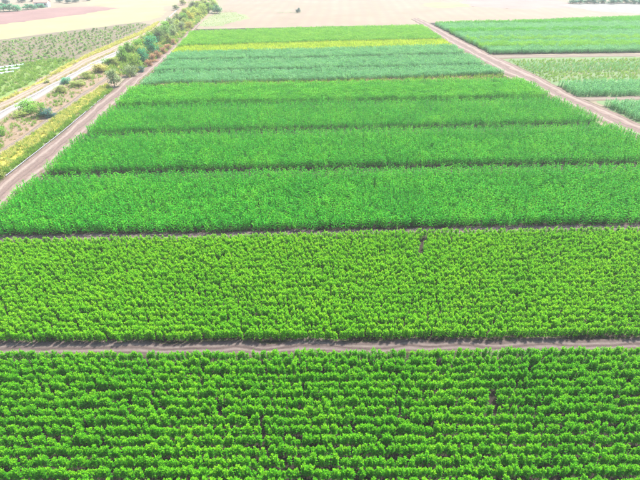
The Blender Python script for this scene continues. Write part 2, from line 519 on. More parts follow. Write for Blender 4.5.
lane('farm_lane', [(-60, 135), (0, 102.5), (38, 84.5), (60, 72), (84, 59), (110, 48), (152, 29), (164, 19.5)], [(-60, 142), (0, 109.5), (40, 89), (64, 76), (88, 62.5), (113, 51), (153, 30.5), (164.5, 20.5)],
     T_TAN, 'tan dirt farm lane beside the yellow verge', 'track')
lane('gravel_road', [(-60, 144), (0, 111.5), (42, 89), (66, 76.5), (90, 63), (115, 51.8), (155, 30.6), (168, 17), (178, 8)], [(-60, 153), (0, 119.5), (46, 94), (72, 79.5), (97, 65.5), (121, 54), (158, 31.5), (170, 17), (180, 8)],
     T_WHITE, 'whitish gravel road with a grey centre line', 'road', ruts=(0.2, 0.75), depth=0.03)
lane('foot_path', [(-20, 164), (5, 147.5), (38, 125), (62, 108.5), (84, 92), (106, 77.5), (130, 64)], [(-20, 170), (10, 149.5), (40, 129), (64, 111.5), (86, 95), (107.5, 80), (131, 65.5)],
     T_PATH, 'thin pale path beside the bright yellow grass', 'path', ruts=(0.5,), depth=0.03)
lane('cross_path', [(492, 55.2), (560, 54.6), (640, 54), (760, 53)], [(498, 58.8), (560, 57.4), (640, 56.4), (770, 55.4)], T_PATH, 'pale pinkish path along the near side of tall maize', 'path', ruts=(0.3, 0.7), depth=0.02)
lane('cross_path', [(572, 96.8), (640, 96.4), (760, 96)], [(592, 101.5), (640, 100), (760, 99.4)], T_PATH, 'short pinkish path in front of the small corner maize plot', 'path', ruts=(0.3, 0.7), depth=0.02)

# ------------------------------------------------------------------ crop plant meshes
def bushy_parts(seed, h=1.35):
    """Stem, leafy foliage and the paler growing tips of one bushy crop plant."""
    r = random.Random(seed)
    st, fo, tp = MB(), MB(), MB()
    st.tube([(0, 0, -0.02), (0.02, 0.01, h * 0.5), (0.0, 0.02, h * 0.93)], [0.022, 0.016, 0.007], 5)
    shoots = [(0, 0, h)]
    n = r.randint(4, 5)
    for k in range(n):
        a = 2 * math.pi * k / n + r.uniform(-0.5, 0.5)
        q = r.uniform(0.08, 0.15)
        shoots.append((q * math.cos(a), q * math.sin(a), h * r.uniform(0.72, 0.95)))
    for i, (sx, sy, sh) in enumerate(shoots):
        if i:
            st.tube([(0, 0, sh * 0.35), (sx * 0.8, sy * 0.8, sh * 0.62), (sx, sy, sh * 0.95)], [0.012, 0.009, 0.005], 3)
        for k in range(12):
            z = sh * r.uniform(0.35, 0.88)
            fo.leaf((sx * (0.6 + 0.4 * z / sh), sy * (0.6 + 0.4 * z / sh), z), r.uniform(0, 6.283), r.uniform(0.1, 1.0), r.uniform(0.13, 0.21), r.uniform(0.055, 0.085), r.uniform(0.3, 1.2), 2, 0, r.uniform(-0.4, 0.4))
        for k in range(10):
            tp.leaf((sx, sy, sh * r.uniform(0.80, 0.97)), r.uniform(0, 6.283), r.uniform(0.35, 1.3), r.uniform(0.10, 0.17), r.uniform(0.045, 0.07), r.uniform(0.2, 1.0), 2)
    for k in range(12):
        fo.leaf((0, 0, h * r.uniform(0.12, 0.5)), r.uniform(0, 6.283), r.uniform(-0.1, 0.7), r.uniform(0.18, 0.28), r.uniform(0.07, 0.10), r.uniform(0.4, 1.2), 2)
    return st, fo, tp


def join(mbs, mats, name):
    a = MB()
    for i, m in enumerate(mbs):
        b = len(a.v)
        a.v += m.v
        a.f += [tuple(x + b for x in f) for f in m.f]
        a.m += [i] * len(m.f)
    return a.mesh(name, mats)


def maize_mb(r, ox=0, oy=0, h=2.0, wide=1.0, tassel=True):
    st, fo, ta = MB(), MB(), MB()
    st.tube([(ox, oy, -0.02), (ox, oy, h * 0.85)], [0.02, 0.008], 4)
    az = r.uniform(0, 6.283)
    nl = 16
    for k in range(nl):
        t = k / (nl - 1)
        az += 2.4 + r.uniform(-0.5, 0.5)
        fo.leaf((ox, oy, h * (0.06 + 0.76 * t)), az, r.uniform(0.5, 1.1), h * r.uniform(0.24, 0.34) * (1 - 0.25 * t), 0.088 * wide, r.uniform(0.7, 1.7) * (1.1 - 0.5 * t), 3, 0, r.uniform(-0.4, 0.4))
    if tassel:
        for k in range(3):
            ta.leaf((ox, oy, h * 0.82), r.uniform(0, 6.283), r.uniform(1.15, 1.5), h * 0.16, 0.025, 0.2, 2)
    return st, fo, ta


def maize_mesh(seed, leaf, h=2.0, wide=1.0, spread=None, tassel=True):
    r = random.Random(seed)
    parts = [MB(), MB(), MB()]
    for (ox, oy) in (spread or [(0, 0)]):
        for a, b in zip(parts, maize_mb(r, ox + r.uniform(-.08, .08), oy + r.uniform(-.08, .08), h * r.uniform(0.88, 1.08), wide, tassel)):
            k = len(a.v)
            a.v += b.v; a.f += [tuple(x + k for x in f) for f in b.f]; a.m += b.m
    return join(parts, [M['stem'], M[leaf], M['tassel']], 'maize')


def tuft_mesh(seed, mat, h=0.45, n=16, sp=0.16, w=0.035):
    r = random.Random(seed)
    b = MB()
    for k in range(n):
        a = r.uniform(0, 6.283); q = sp * math.sqrt(r.random())
        b.leaf((q * math.cos(a), q * math.sin(a), -0.01), r.uniform(0, 6.283), r.uniform(0.8, 1.5), h * r.uniform(0.55, 1.15), w, r.uniform(0.2, 1.0), 2)
    return b.mesh('tuft', [M[mat]])


def src(me):
    return bpy.data.objects.new('scatter_source', me)


CLUMP = [(-0.45, -0.27), (0.0, -0.25), (0.45, -0.28), (-0.45, 0.27), (0.0, 0.26), (0.45, 0.28)]
bush_src = [bushy_parts(10 + i) for i in range(6)]
S = {}
S['bush'] = [src(join(p, [M['stem'], M['leaf_bush'], M['leaf_bush_tip']], 'bushy_crop')) for p in bush_src]
S['lime'] = [src(join(p, [M['stem'], M['leaf_lime'], M['leaf_lime_tip']], 'lime_crop')) for p in bush_src]
S['maize'] = [src(maize_mesh(30 + i, 'leaf_maize', 1.75, 1.1)) for i in range(6)]
S['maize_clump'] = [src(maize_mesh(50 + i, 'leaf_maize2', 1.75, 1.3, CLUMP)) for i in range(4)]
S['pale_clump'] = [src(maize_mesh(55 + i, 'leaf_pale', 1.75, 1.3, CLUMP)) for i in range(4)]
S['teal_clump'] = [src(maize_mesh(60 + i, 'leaf_teal', 1.5, 1.3, CLUMP, False)) for i in range(4)]
S['teal'] = [src(maize_mesh(70 + i, 'leaf_teal', 1.6, 1.3, None, False)) for i in range(4)]
S['yellow'] = [src(tuft_mesh(80 + i, 'leaf_yellow', 0.6, 30, 0.5, 0.09)) for i in range(3)]
S['weed'] = [src(tuft_mesh(90 + i, 'grass_green', 0.5, 20, 0.2, 0.05)) for i in range(3)]
S['ygrass'] = [src(tuft_mesh(95 + i, 'grass_yellow', 0.55, 22, 0.22, 0.05)) for i in range(3)]
S['dgrass'] = [src(tuft_mesh(98 + i, 'grass_dry', 0.4, 18, 0.2, 0.04)) for i in range(3)]


def scatter(name, pts, sources, label, cat, scl=(0.85, 1.15), z=0.0, tilt=0.06, scale_arr=None, variant=None):
    """One mass of plants: a point for each plant, a plant mesh set on each point."""
    n = len(pts)
    me = bpy.data.meshes.new(name)
    me.vertices.add(n)
    co = np.c_[pts, np.full(n, z)].astype(np.float32)
    me.vertices.foreach_set('co', co.ravel())
    a = me.attributes.new('turn', 'FLOAT_VECTOR', 'POINT')
    rot = np.c_[rng.normal(0, tilt, n), rng.normal(0, tilt, n), rng.uniform(0, 6.2832, n)].astype(np.float32)
    a.data.foreach_set('vector', rot.ravel())
    a = me.attributes.new('size', 'FLOAT', 'POINT')
    sc_ = rng.uniform(scl[0], scl[1], n)
    if scale_arr is not None: sc_ = sc_ * scale_arr
    sc_ = sc_ * (1 + 0.05 * np.sin(pts[:, 0] * 0.31 + 1.7 * np.sin(pts[:, 1] * 0.23)) * np.cos(pts[:, 1] * 0.41 + np.sin(pts[:, 0] * 0.17)))
    a.data.foreach_set('value', sc_.astype(np.float32))
    a = me.attributes.new('variant', 'INT', 'POINT')
    a.data.foreach_set('value', (rng.integers(0, len(sources), n) if variant is None else variant).astype(np.int32))
    o = link(name, me)
    ng = bpy.data.node_groups.new(name, 'GeometryNodeTree')
    ng.interface.new_socket('Geometry', in_out='INPUT', socket_type='NodeSocketGeometry')
    ng.interface.new_socket('Geometry', in_out='OUTPUT', socket_type='NodeSocketGeometry')
    gi, go = ng.nodes.new('NodeGroupInput'), ng.nodes.new('NodeGroupOutput')
    jn = ng.nodes.new('GeometryNodeJoinGeometry')
    for s_ in sources:
        oi = ng.nodes.new('GeometryNodeObjectInfo')
        oi.inputs['Object'].default_value = s_
        oi.inputs['As Instance'].default_value = False
        gt = ng.nodes.new('GeometryNodeGeometryToInstance')
        ng.links.new(oi.outputs['Geometry'], gt.inputs[0])
        ng.links.new(gt.outputs[0], jn.inputs[0])
    ip = ng.nodes.new('GeometryNodeInstanceOnPoints')
    ip.inputs['Pick Instance'].default_value = True

    def named(nm, t):
        k = ng.nodes.new('GeometryNodeInputNamedAttribute'); k.data_type = t
        k.inputs['Name'].default_value = nm
        return k.outputs['Attribute']
    ng.links.new(gi.outputs[0], ip.inputs['Points'])
    ng.links.new(jn.outputs[0], ip.inputs['Instance'])
    ng.links.new(named('turn', 'FLOAT_VECTOR'), ip.inputs['Rotation'])
    ng.links.new(named('size', 'FLOAT'), ip.inputs['Scale'])
    ng.links.new(named('variant', 'INT'), ip.inputs['Instance Index'])
    ng.links.new(ip.outputs[0], go.inputs[0])
    md = o.modifiers.new('plants', 'NODES'); md.node_group = ng
    return tag(o, label, cat, kind='stuff')


LE, RE = poly(LEFT_EDGE), poly(RIGHT_EDGE)


def edge_x(E, y):
    i = np.argsort(E[:, 1])
    return np.interp(y, E[i, 1], E[i, 0])


def rows(near_px, far_px, h, row, gap, jr, jp, margin=60, left=None, right=None, base_far=False, top_near=False):
    """Plants in rows between a plot's near edge (seen at its foot) and far edge (seen at its top)."""
    A = poly(near_px, h if top_near else 0.0)
    B = poly(far_px, 0.0 if base_far else h)
    n = 400
    A, B = resample_n(A, n), resample_n(B, n)
    depth = np.median(np.hypot(*(B - A).T))
    # the far edge is matched to the near one by its x share, so rows stay parallel to both
    k = max(1, int(round(abs(np.median(B[:, 1]) - np.median(A[:, 1])) / row)))
    out = []
    for i in range(k + 1):
        t = i / k
        P = A * (1 - t) + B * t
        P = resample(P, gap)
        m = len(P)
        P[:, 1] += rng.normal(0, jr, m) + smooth_noise(m, 0.05, 6)
        P[:, 0] += rng.uniform(-jp, jp, m) + rng.uniform(-gap / 2, gap / 2)
        out.append(P)
    P = np.vstack(out)
    if left is not None:
        P = P[P[:, 0] > edge_x(left, P[:, 1]) + rng.normal(0.15, 0.15, len(P))]
    if right is not None:
        P = P[P[:, 0] < edge_x(right, P[:, 1]) - rng.normal(0.15, 0.15, len(P))]
    u, v = PX(P[:, 0], P[:, 1], h)
    return P[(u > -margin) & (u < 640 + margin) & (v < 480 + margin)]


def drop(P, z, u0, u1, v0, v1, share=1.0):
    u, v = PX(P[:, 0], P[:, 1], z)
    k = (u > u0) & (u < u1) & (v > v0) & (v < v1) & (rng.random(len(P)) < share)
    return P[~k]


# plot 1, in front: bushy rows
HB = 1.15
P1 = rows([(-320, 560), (320, 560), (960, 560)], [(-320, 353), (0, 352.5), (340, 351), (640, 348), (960, 345)], HB, 0.70, 0.26, 0.045, 0.06, 90)
P1 = drop(P1, 1.0, 492, 498, 386, 404)
P1 = P1[rng.random(len(P1)) > 0.015]
u1, v1 = PX(P1[:, 0], P1[:, 1], 0.8)
seen = (u1 > 2) & (u1 < 638) & (v1 < 478)
order = np.argsort(np.where(seen, -v1, 1e6))
solo, rest = order[:300], order[300:]
scatter('bushy_crop_plants', P1[rest], S['bush'], 'rest of the bright green bushy crop in rows up to the purplish lane', 'crop', (0.74, 1.0))

parts = []
for p in bush_src:
    parts.append((p[0].mesh('stem', [M['stem']]), p[1].mesh('foliage', [M['leaf_bush']]), p[2].mesh('growing_tip', [M['leaf_bush_tip']])))
for i in solo:
    e = bpy.data.objects.new('crop_plant', None)
    COL.objects.link(e)
    e.empty_display_size = 0.2
    e.location = (P1[i, 0], P1[i, 1], 0.0)
    e.rotation_euler = (rng.normal(0, .06), rng.normal(0, .06), rng.uniform(0, 6.28))
    s_ = rng.uniform(0.74, 1.0); e.scale = (s_, s_, s_)
    tag(e, 'bushy bright green crop plant in the rows farthest from the purplish dirt lane', 'crop plant', 'crop plants in the front rows')
    st, fo, tp = parts[rng.integers(0, len(parts))]
    link('stem', st, e); link('foliage', fo, e); link('growing_tip', tp, e)

# plot 2: lime green
P2 = rows([(-320, 342.5), (0, 341.5), (340, 339.5), (640, 336), (960, 332)], [(-150, 241), (0, 238), (200, 234.5), (420, 229.5), (640, 226.5), (830, 223)], HB, 0.64, 0.27, 0.06, 0.07)
P2 = drop(P2, 1.0, 418.5, 424.5, 234, 252)
P2 = drop(P2, 1.0, 421, 428, 232.5, 238)
scatter('lime_crop_plants', P2, S['lime'], 'lime green bushy crop plot between the two dirt lanes', 'crop', (0.72, 0.96))

# plots 3 to 6: maize
HM = 1.5
def maize_plot(near, far, label, row=0.75, gap=0.42, name='maize_plants', source='maize', h=HM, jr=0.16, scl=(0.86, 1.08), top=True):
    P = rows(near, far, h, row, gap, jr, 0.16, 45, LE, RE, False, top)
    return scatter(name, P, S[source], label, 'crop', scl)


B3 = [(-120, 239), (0, 235.5), (200, 232), (420, 227.5), (640, 224), (800, 221)]
B4 = [(30, 174.5), (48, 173.7), (200, 170), (440, 165.3), (640, 163), (720, 162)]
B5 = [(70, 133.8), (88, 133), (200, 130), (440, 125.5), (600, 122.4), (640, 121.8)]
B6 = [(105, 105.5), (118, 105), (200, 101.7), (440, 98), (545, 95.5), (570, 95)]
def up(line, d):
    return [(u, v + d) for u, v in line]


maize_plot(B3, up(B4, 0.6), 'broad dark green maize strip behind the narrow lane', gap=0.30, row=0.66, top=False)
maize_plot(up(B4, -8.6), up(B5, 0.5), 'second maize strip behind the narrow lane', gap=0.32, row=0.66)
maize_plot(up(B5, -5.9), up(B6, 0.4), 'third maize strip behind the narrow lane', gap=0.36, row=0.7)
maize_plot(up(B6, -4.0), [(130, 86), (144, 85), (200, 83), (440, 78.8), (520, 77.4), (540, 77)], 'fourth maize strip in front of the blue green crop', row=1.0, gap=1.2, source='maize_clump', jr=0.2)
# thin weedy strip, blue green plots, yellow strip, last green strip
Pw = rows([(150, 83.5), (300, 81), (440, 77.8), (520, 76.2)], [(150, 78), (300, 76), (490, 71.5), (500, 71)], 0.9, 0.9, 0.7, 0.4, 0.3, 45, LE, RE, False, True)
scatter('weeds', Pw, S['dgrass'] + S['weed'] * 2, 'thin brownish weedy strip in front of the blue green crop', 'weeds', (1.3, 2.0))
B7 = [(140, 82), (160, 79.5), (300, 77.0), (400, 74.0), (490, 70.6), (510, 70)]
B7b = [(165, 61), (178, 59.3), (300, 57.3), (455, 53.2), (480, 52.8)]
B8 = [(170, 51.4), (183, 50), (300, 47.3), (437, 43.7), (460, 43.2)]
B7c = [(155, 71.5), (168, 70), (300, 68.3), (470, 64.2), (495, 63.6)]
maize_plot(B7, up(B7c, 0.5), 'nearest of three blue green crop strips, behind the brownish weeds', 1.0, 1.2, 'blue_green_crop_plants', 'teal_clump', 1.15)
maize_plot(up(B7c, -2.2), up(B7b, 0.5), 'middle one of three blue green crop strips', 1.0, 1.2, 'blue_green_crop_plants', 'teal_clump', 1.15)
maize_plot(up(B7b, -2.0), up(B8, 0.9), 'farthest of three blue green crop strips, before the yellow strip', 1.0, 1.2, 'blue_green_crop_plants', 'teal_clump', 1.15)
maize_plot(up(B8, -0.4), [(175, 46), (185, 44.4), (300, 41.2), (435, 38.2), (460, 37.6)], 'narrow bright yellow crop strip across the field', 0.6, 0.6, 'yellow_crop_plants', 'yellow', 0.9, scl=(1.5, 2.1))
B9 = [(175, 46), (186, 44.3), (300, 40.8), (433, 37.8), (450, 37.2)]
maize_plot(up(B9, -1.3), [(185, 30.8), (197, 30), (300, 27), (415, 24.3), (430, 24)], 'last light green maize strip bordering the pale stubble field', 1.1, 1.25, source='pale_clump', jr=0.25)

# right-hand plots
def right_plot(near, far, h, left_px, label, source, name, row, gap, scl, jr=0.2, keep=1.0, base_far=False, bands=None):
    P = rows(near, far, h, row, gap, jr, 0.2, 45, poly(left_px), None, base_far)
    if keep < 1: P = P[rng.random(len(P)) < keep]
    if bands:                                     # seed rows of different kinds lie in bands along the plot
        u, v = PX(P[:, 0], P[:, 1], h)
        t = v + rng.normal(0, 0.7, len(P)) + 0.012 * (u - 490)
        kind = np.searchsorted([b[0] for b in bands], t)
        pick = np.array([b[1] for b in bands] + [0])[kind]
        return scatter(name, P, S['maize_clump'] + S['pale_clump'] + S['teal_clump'], label, 'crop', scl, variant=pick * 4 + rng.integers(0, 4, len(P)))
    return scatter(name, P, S[source], label, 'crop', scl)


right_plot([(480, 54.3), (490, 54), (640, 52), (720, 51)], [(415, 21.2), (427, 20.8), (530, 18.5), (640, 14.5), (690, 12.5)], 1.95, [(491, 54.3), (460, 38.5), (428, 22.2), (420, 18)],
           'tall maize block between two reddish tracks and the pale stubble', 'maize_clump', 'maize_plants', 1.05, 1.25, (0.95, 1.15),
           bands=[(20.5, 2), (26.5, 0), (28.5, 2), (35, 0), (37, 1), (40, 0), (43.5, 1), (60, 0)])
right_plot([(560, 96.8), (573, 96.3), (640, 96), (740, 95.5)], [(530, 80), (550, 79), (640, 77), (740, 75.5)], 1.6, [(576, 97), (552, 83), (544, 78)],
           'blue green maize at the near side of the weedy plot', 'teal', 'blue_green_crop_plants', 0.7, 0.36, (0.85, 1.1))
right_plot([(515, 73), (640, 71), (740, 70)], [(500, 63), (520, 62.5), (640, 61), (740, 60)], 0.6, [(555, 85), (524, 69), (505, 60)],
           'sparse low green crop in the weedy plot', 'teal', 'low_green_crop_plants', 0.8, 0.55, (0.4, 0.65), 0.3, 0.9)
Pg = rows([(545, 82), (640, 80), (740, 79)], [(500, 60.5), (520, 59.5), (640, 58), (740, 57)], 0.3, 0.9, 0.8, 0.4, 0.4, 45, poly([(556, 86), (526, 70), (503, 59)]), None)
scatter('dry_grass', Pg[rng.random(len(Pg)) < 0.8], S['dgrass'][:1] + S['weed'] * 2, 'pale yellowish grass tufts over the weedy plot', 'grass', (0.8, 1.5))
right_plot([(640, 124.5), (690, 148), (740, 147)], [(585, 98.3), (640, 99), (740, 99)], 1.5, [(690, 146), (640, 122.5), (601, 105), (590, 99)],
           'small corner plot of blue green maize beside the reddish track', 'teal', 'blue_green_crop_plants', 0.7, 0.36, (0.8, 1.1))

# ------------------------------------------------------------------ grass and weeds along lanes
def in_poly(P, Q):
    x, y = P[:, 0], P[:, 1]
    c = np.zeros(len(P), bool)
    j = len(Q) - 1
    for i in range(len(Q)):
        xi, yi = Q[i]; xj, yj = Q[j]
        k = ((yi > y) != (yj > y)) & (x < (xj - xi) * (y - yi) / (yj - yi + 1e-12) + xi)
        c ^= k
        j = i
    return c


def fill(px, dens, cap=9000):
    Q = poly(px)
    lo, hi = Q.min(0), Q.max(0)
    n = int(np.prod(hi - lo) * dens)
    n = min(n, 600000)
    P = rng.uniform(lo, hi, (n, 2))
    P = P[in_poly(P, Q)]
    u, v = PX(P[:, 0], P[:, 1], 0)
    P = P[(u > -30) & (u < 670)]
    return P[:cap]


FL = [(-20, 172), (13, 147), (38, 131), (60, 114), (84, 98), (106, 84), (111, 87), (88, 105), (66, 123), (40, 143), (18, 160), (-20, 188)]
scatter('yellow_grass', fill(FL, 7), S['ygrass'] * 2 + S['weed'][:2], 'tufts of bright yellow grass along the thin path', 'grass', (0.7, 1.4))
WV = [(-20, 188), (18, 160), (40, 143), (66, 123), (88, 105), (111, 87), (113, 90), (90, 109), (66, 128), (40, 149), (8, 174), (-20, 196)]
scatter('weeds', fill(WV, 6), S['weed'], 'green weeds along the edge of the reddish track', 'weeds', (0.7, 1.5))
YV = [(-30, 118), (0, 101), (38, 83), (62, 67), (100, 49), (138, 33), (156, 23), (160, 21.5), (152, 30), (110, 48.5), (84, 59), (56, 74), (0, 104), (-30, 120)]
scatter('yellow_grass', fill(YV, 4), S['ygrass'] + S['dgrass'][:1], 'yellow grass tufts between orchard and tan lane', 'grass', (0.8, 1.5))
OT = [(-30, 80), (0, 70), (30, 62), (62, 58), (75, 60), (62, 66), (38, 80), (0, 98), (-30, 112)]
scatter('weeds', fill(OT, 1.6), S['weed'] * 3 + S['dgrass'][:1], 'green weeds over the end of the orchard plot', 'weeds', (0.9, 1.8))
SG = [(-20, 164), (5, 147), (38, 124), (62, 107), (84, 91), (106, 77), (140, 64), (160, 48), (190, 27), (168, 22), (150, 35), (121, 55), (97, 67), (72, 81), (46, 96), (0, 121), (-20, 132)]
scatter('scrub_grass', fill(SG, 1.1), S['dgrass'] + S['weed'], 'dry and green grass tufts over the brown scrub ground', 'grass', (0.7, 1.7))
ML = [(-20, 122), (0, 110), (40, 89.5), (64, 76.2), (88, 62.7), (113, 51.2), (115, 51.6), (90, 63), (66, 76.6), (42, 89), (0, 111.8), (-20, 123)]
scatter('dry_grass', fill(ML, 6), S['dgrass'] + S['ygrass'][:1], 'dry grass between tan lane and whitish road', 'grass', (0.5, 1.0))
EDGES = []
for E, off in ((LE, -0.5), (RE, 0.5)):
    Q = resample(E, 0.8)
    EDGES.append(np.c_[Q[:, 0] + off + rng.normal(0, 0.35, len(Q)), Q[:, 1] + rng.normal(0, 0.3, len(Q))])
EP = np.vstack(EDGES); EP = EP[rng.random(len(EP)) < 0.6]
scatter('weeds', EP, S['weed'] + S['dgrass'][:1], 'scattered weeds at the field edges along the reddish tracks', 'weeds', (0.5, 1.3))
Q = np.vstack([np.c_[resample(poly([(-100, 354.5), (340, 353), (760, 350)]), 0.6)], np.c_[resample(poly([(-100, 342.5), (340, 340.5), (760, 336.5)]), 0.6)]])
Q = Q + rng.normal(0, 0.10, Q.shape)
scatter('weeds', Q[rng.random(len(Q)) < 0.35], S['weed'], 'small weeds on both sides of the purplish lane', 'weeds', (0.25, 0.6))
SF = fill([(196, 27), (222, 26), (246, 18), (232, 10), (216, 11), (205, 20)], 1.2)
scatter('weeds', SF, S['weed'] + S['dgrass'], 'loose green tufts in the corner of the stubble field', 'weeds', (0.25, 0.6))

# ------------------------------------------------------------------ shrubs and trees
def tree_meshes(seed, h, w, lobes=9, leaves=900, trunk=0.25, size=0.2):
    r = random.Random(seed)
    cr, tr = MB(), MB()
    L = []
    for k in range(lobes):
        a = r.uniform(0, 6.283); q = w * 0.5 * r.uniform(0.15, 0.72)
        zz = h * r.uniform(trunk + 0.12, 0.86)
        fall = 1.0 - 0.5 * max(0, (zz / h - 0.55) / 0.45)
        L.append((q * math.cos(a) * fall, q * math.sin(a) * fall, zz, w * r.uniform(0.17, 0.30)))
    tr.tube([(0, 0, -0.05), (0.03 * w, 0.02 * w, h * 0.3), (0.0, 0.03 * w, h * 0.62)], [0.035 * h, 0.024 * h, 0.012 * h], 6)
    for (x, y, z, q) in L:
        tr.tube([(0.02 * w, 0.02 * w, h * 0.22 + 0.1 * z), (x * 0.55, y * 0.55, z * 0.75), (x, y, z)], [0.014 * h, 0.009 * h, 0.004 * h], 4)
        for k in range(leaves // lobes):
            d = Vector((r.gauss(0, 1), r.gauss(0, 1), r.gauss(0, 1))).normalized() * q * (r.random() ** 0.45) * r.uniform(0.8, 1.15)
            p = Vector((x, y, z)) + Vector((d.x, d.y, d.z * 0.85))
            if p.z < 0.08: p.z = 0.08 + r.random() * 0.1
            cr.leaf(p, r.uniform(0, 6.283), r.uniform(-0.5, 1.2), size * r.uniform(0.7, 1.3), size * r.uniform(0.45, 0.7), r.uniform(0, 1.0), 2, 0, r.uniform(-0.8, 0.8))
    return tr.mesh('trunk', [M['bark']]), cr.mesh('crown', [M['tree_leaf']])


TREE = [tree_meshes(200 + i, 1.0, 1.1, 14, 1300, 0.06, 0.085) for i in range(4)]      # tree of unit height, taller than wide when scaled
SHRUB = [tree_meshes(220 + i, 1.0, 1.25, 14, 1200, -0.06, 0.085) for i in range(4)]   # leafy to the ground


def plant(name, u, v, h_px, w_px, col, label, cat, kind='shrub', group=None, var=None):
    """u, v: where it meets the ground; its size in metres follows from its size in the photograph at that distance."""
    x, y = G(u, v)
    k = PXM(x, y)
    h, w = h_px / k, w_px / k
    e = bpy.data.objects.new(name, None)
    COL.objects.link(e)
    e.location = (x, y, 0.0)
    e.rotation_euler = (0, 0, rng.uniform(0, 6.28))
    e.empty_display_size = 0.3
    e.scale = (w, w, h)
    tag(e, label, cat, group)
    t, c = (TREE if kind == 'tree' else SHRUB)[rng.integers(0, 4) if var is None else var]
    link('trunk' if kind == 'tree' else 'stem', t, e)
    o = link('crown' if kind == 'tree' else 'foliage', c, e)
    o.color = (*col, 1)
    return e


GREEN, TEAL, OLIVE, YEL = (0.22, 0.45, 0.08), (0.08, 0.36, 0.20), (0.36, 0.45, 0.12), (0.55, 0.56, 0.09)
GREY, ORANGE, RED, BLUE = (0.29, 0.39, 0.20), (0.44, 0.42, 0.12), (0.42, 0.25, 0.17), (0.06, 0.17, 0.17)
# along the reddish track, from the lane's near end away
plant('shrub', -2, 178, 30, 17, OLIVE, 'large yellowish green shrub at the near end of the grey pipe', 'shrub')
plant('shrub', 30, 112, 12, 20, GREEN, 'spreading green shrub beside the whitish road, left of a dark bush', 'shrub')
plant('shrub', 42, 116, 14, 16, GREEN, 'tall green shrub between the spreading shrub and dark blue green bush', 'shrub')
plant('shrub', 49, 117, 9, 14, BLUE, 'dark blue green bush on the brown scrub ground', 'shrub')
plant('shrub', 20, 117, 6, 13, OLIVE, 'low olive shrub on the verge of the whitish road', 'shrub')
plant('shrub', 66, 83.5, 6, 11, TEAL, 'small dark teal bush touching the edge of the whitish road', 'shrub')
plant('shrub', 62, 92, 6, 14, OLIVE, 'low olive green bush behind the dark teal one', 'shrub')
plant('shrub', 78, 86, 6, 16, OLIVE, 'wide low olive bush in the middle of the scrub', 'shrub')
plant('shrub', 88, 78, 6, 14, OLIVE, 'rounded olive bush next to an orange one', 'shrub')
plant('shrub', 99, 72, 8, 17, ORANGE, 'orange yellow bush beside the whitish road', 'shrub')
plant('shrub', 2, 135, 9, 10, GREEN, 'green bush on the brown scrub near the thin path', 'shrub')
plant('shrub', 47, 83, 4, 6, OLIVE, 'small bush standing between tan lane and whitish road', 'shrub')
plant('roadside_tree', 115, 87, 18, 15, GREY, 'grey green small tree at the end of the bright yellow grass', 'tree', 'tree')
G_ROW = 'bushes in the row beside the reddish track'
plant('roadside_tree', 123, 62, 14, 14, GREEN, 'green tree beside the whitish road at the near end of the row', 'tree', 'tree', G_ROW)
plant('shrub', 131, 76, 12, 13, GREY, 'grey bush at the edge of the reddish track', 'shrub', 'shrub', G_ROW)
plant('roadside_tree', 136, 70, 17, 15, (0.272, 0.442, 0.085), 'bright yellow green tree beside the red bushes', 'tree', 'tree', G_ROW)
plant('roadside_tree', 145, 63, 15, 13, TEAL, 'small bluish tree between the yellow green and dark teal trees', 'tree', 'tree', G_ROW)
plant('roadside_tree', 154, 54, 18, 15, TEAL, 'dark teal tree standing out in the row', 'tree', 'tree', G_ROW)
for uu, vv, hh, ww, cc in ((130, 53, 12, 12, GREEN), (138, 52, 13, 13, GREEN), (146, 47, 13, 12, OLIVE), (152, 43, 12, 12, GREEN), (160, 42, 14, 13, (0.221, 0.357, 0.136)), (158, 36, 10, 11, OLIVE),
                           (166, 39, 14, 12, (0.204, 0.374, 0.119)), (173, 36, 12, 12, GREY), (165, 30, 9, 10, GREEN), (172, 27, 10, 11, GREY), (179, 29, 10, 10, OLIVE), (178, 22, 9, 10, GREY), (184, 22, 9, 9, GREEN),
                           (116, 66, 9, 12, OLIVE), (108, 66, 8, 12, GREEN), (142, 57, 12, 12, OLIVE), (150, 52, 12, 11, GREEN), (168, 33, 10, 10, GREEN), (176, 33, 9, 10, (0.30, 0.40, 0.12)), (170, 44, 11, 10, OLIVE), (182, 31, 9, 10, GREY), (124, 54, 9, 10, GREEN), (186, 26, 8, 9, OLIVE)):
    look = {GREEN: 'full green', OLIVE: 'olive', GREY: 'dull grey green'}.get(cc, 'fresh light green')
    plant('roadside_tree', uu, vv, hh, ww, cc, look + ' tree in the dense row between whitish road and red bushes', 'tree', 'tree', look + ' trees of the dense row')
for uu, vv, hh, ww in ((149, 66, 7, 8), (153, 62, 8, 9), (158, 58, 7, 8), (163, 53.5, 7, 8), (168, 49.5, 6, 8), (174, 44.5, 5, 6)):
    plant('shrub', uu, vv, hh, ww, RED, 'low reddish bush on the edge of the reddish track', 'shrub', 'shrub', 'reddish bushes')
plant('shrub', 142, 72, 6, 7, BLUE, 'small dark bush just before the reddish ones', 'shrub')
plant('shrub', 190, 29, 8, 9, ORANGE, 'orange yellow bush where the reddish track ends', 'shrub')
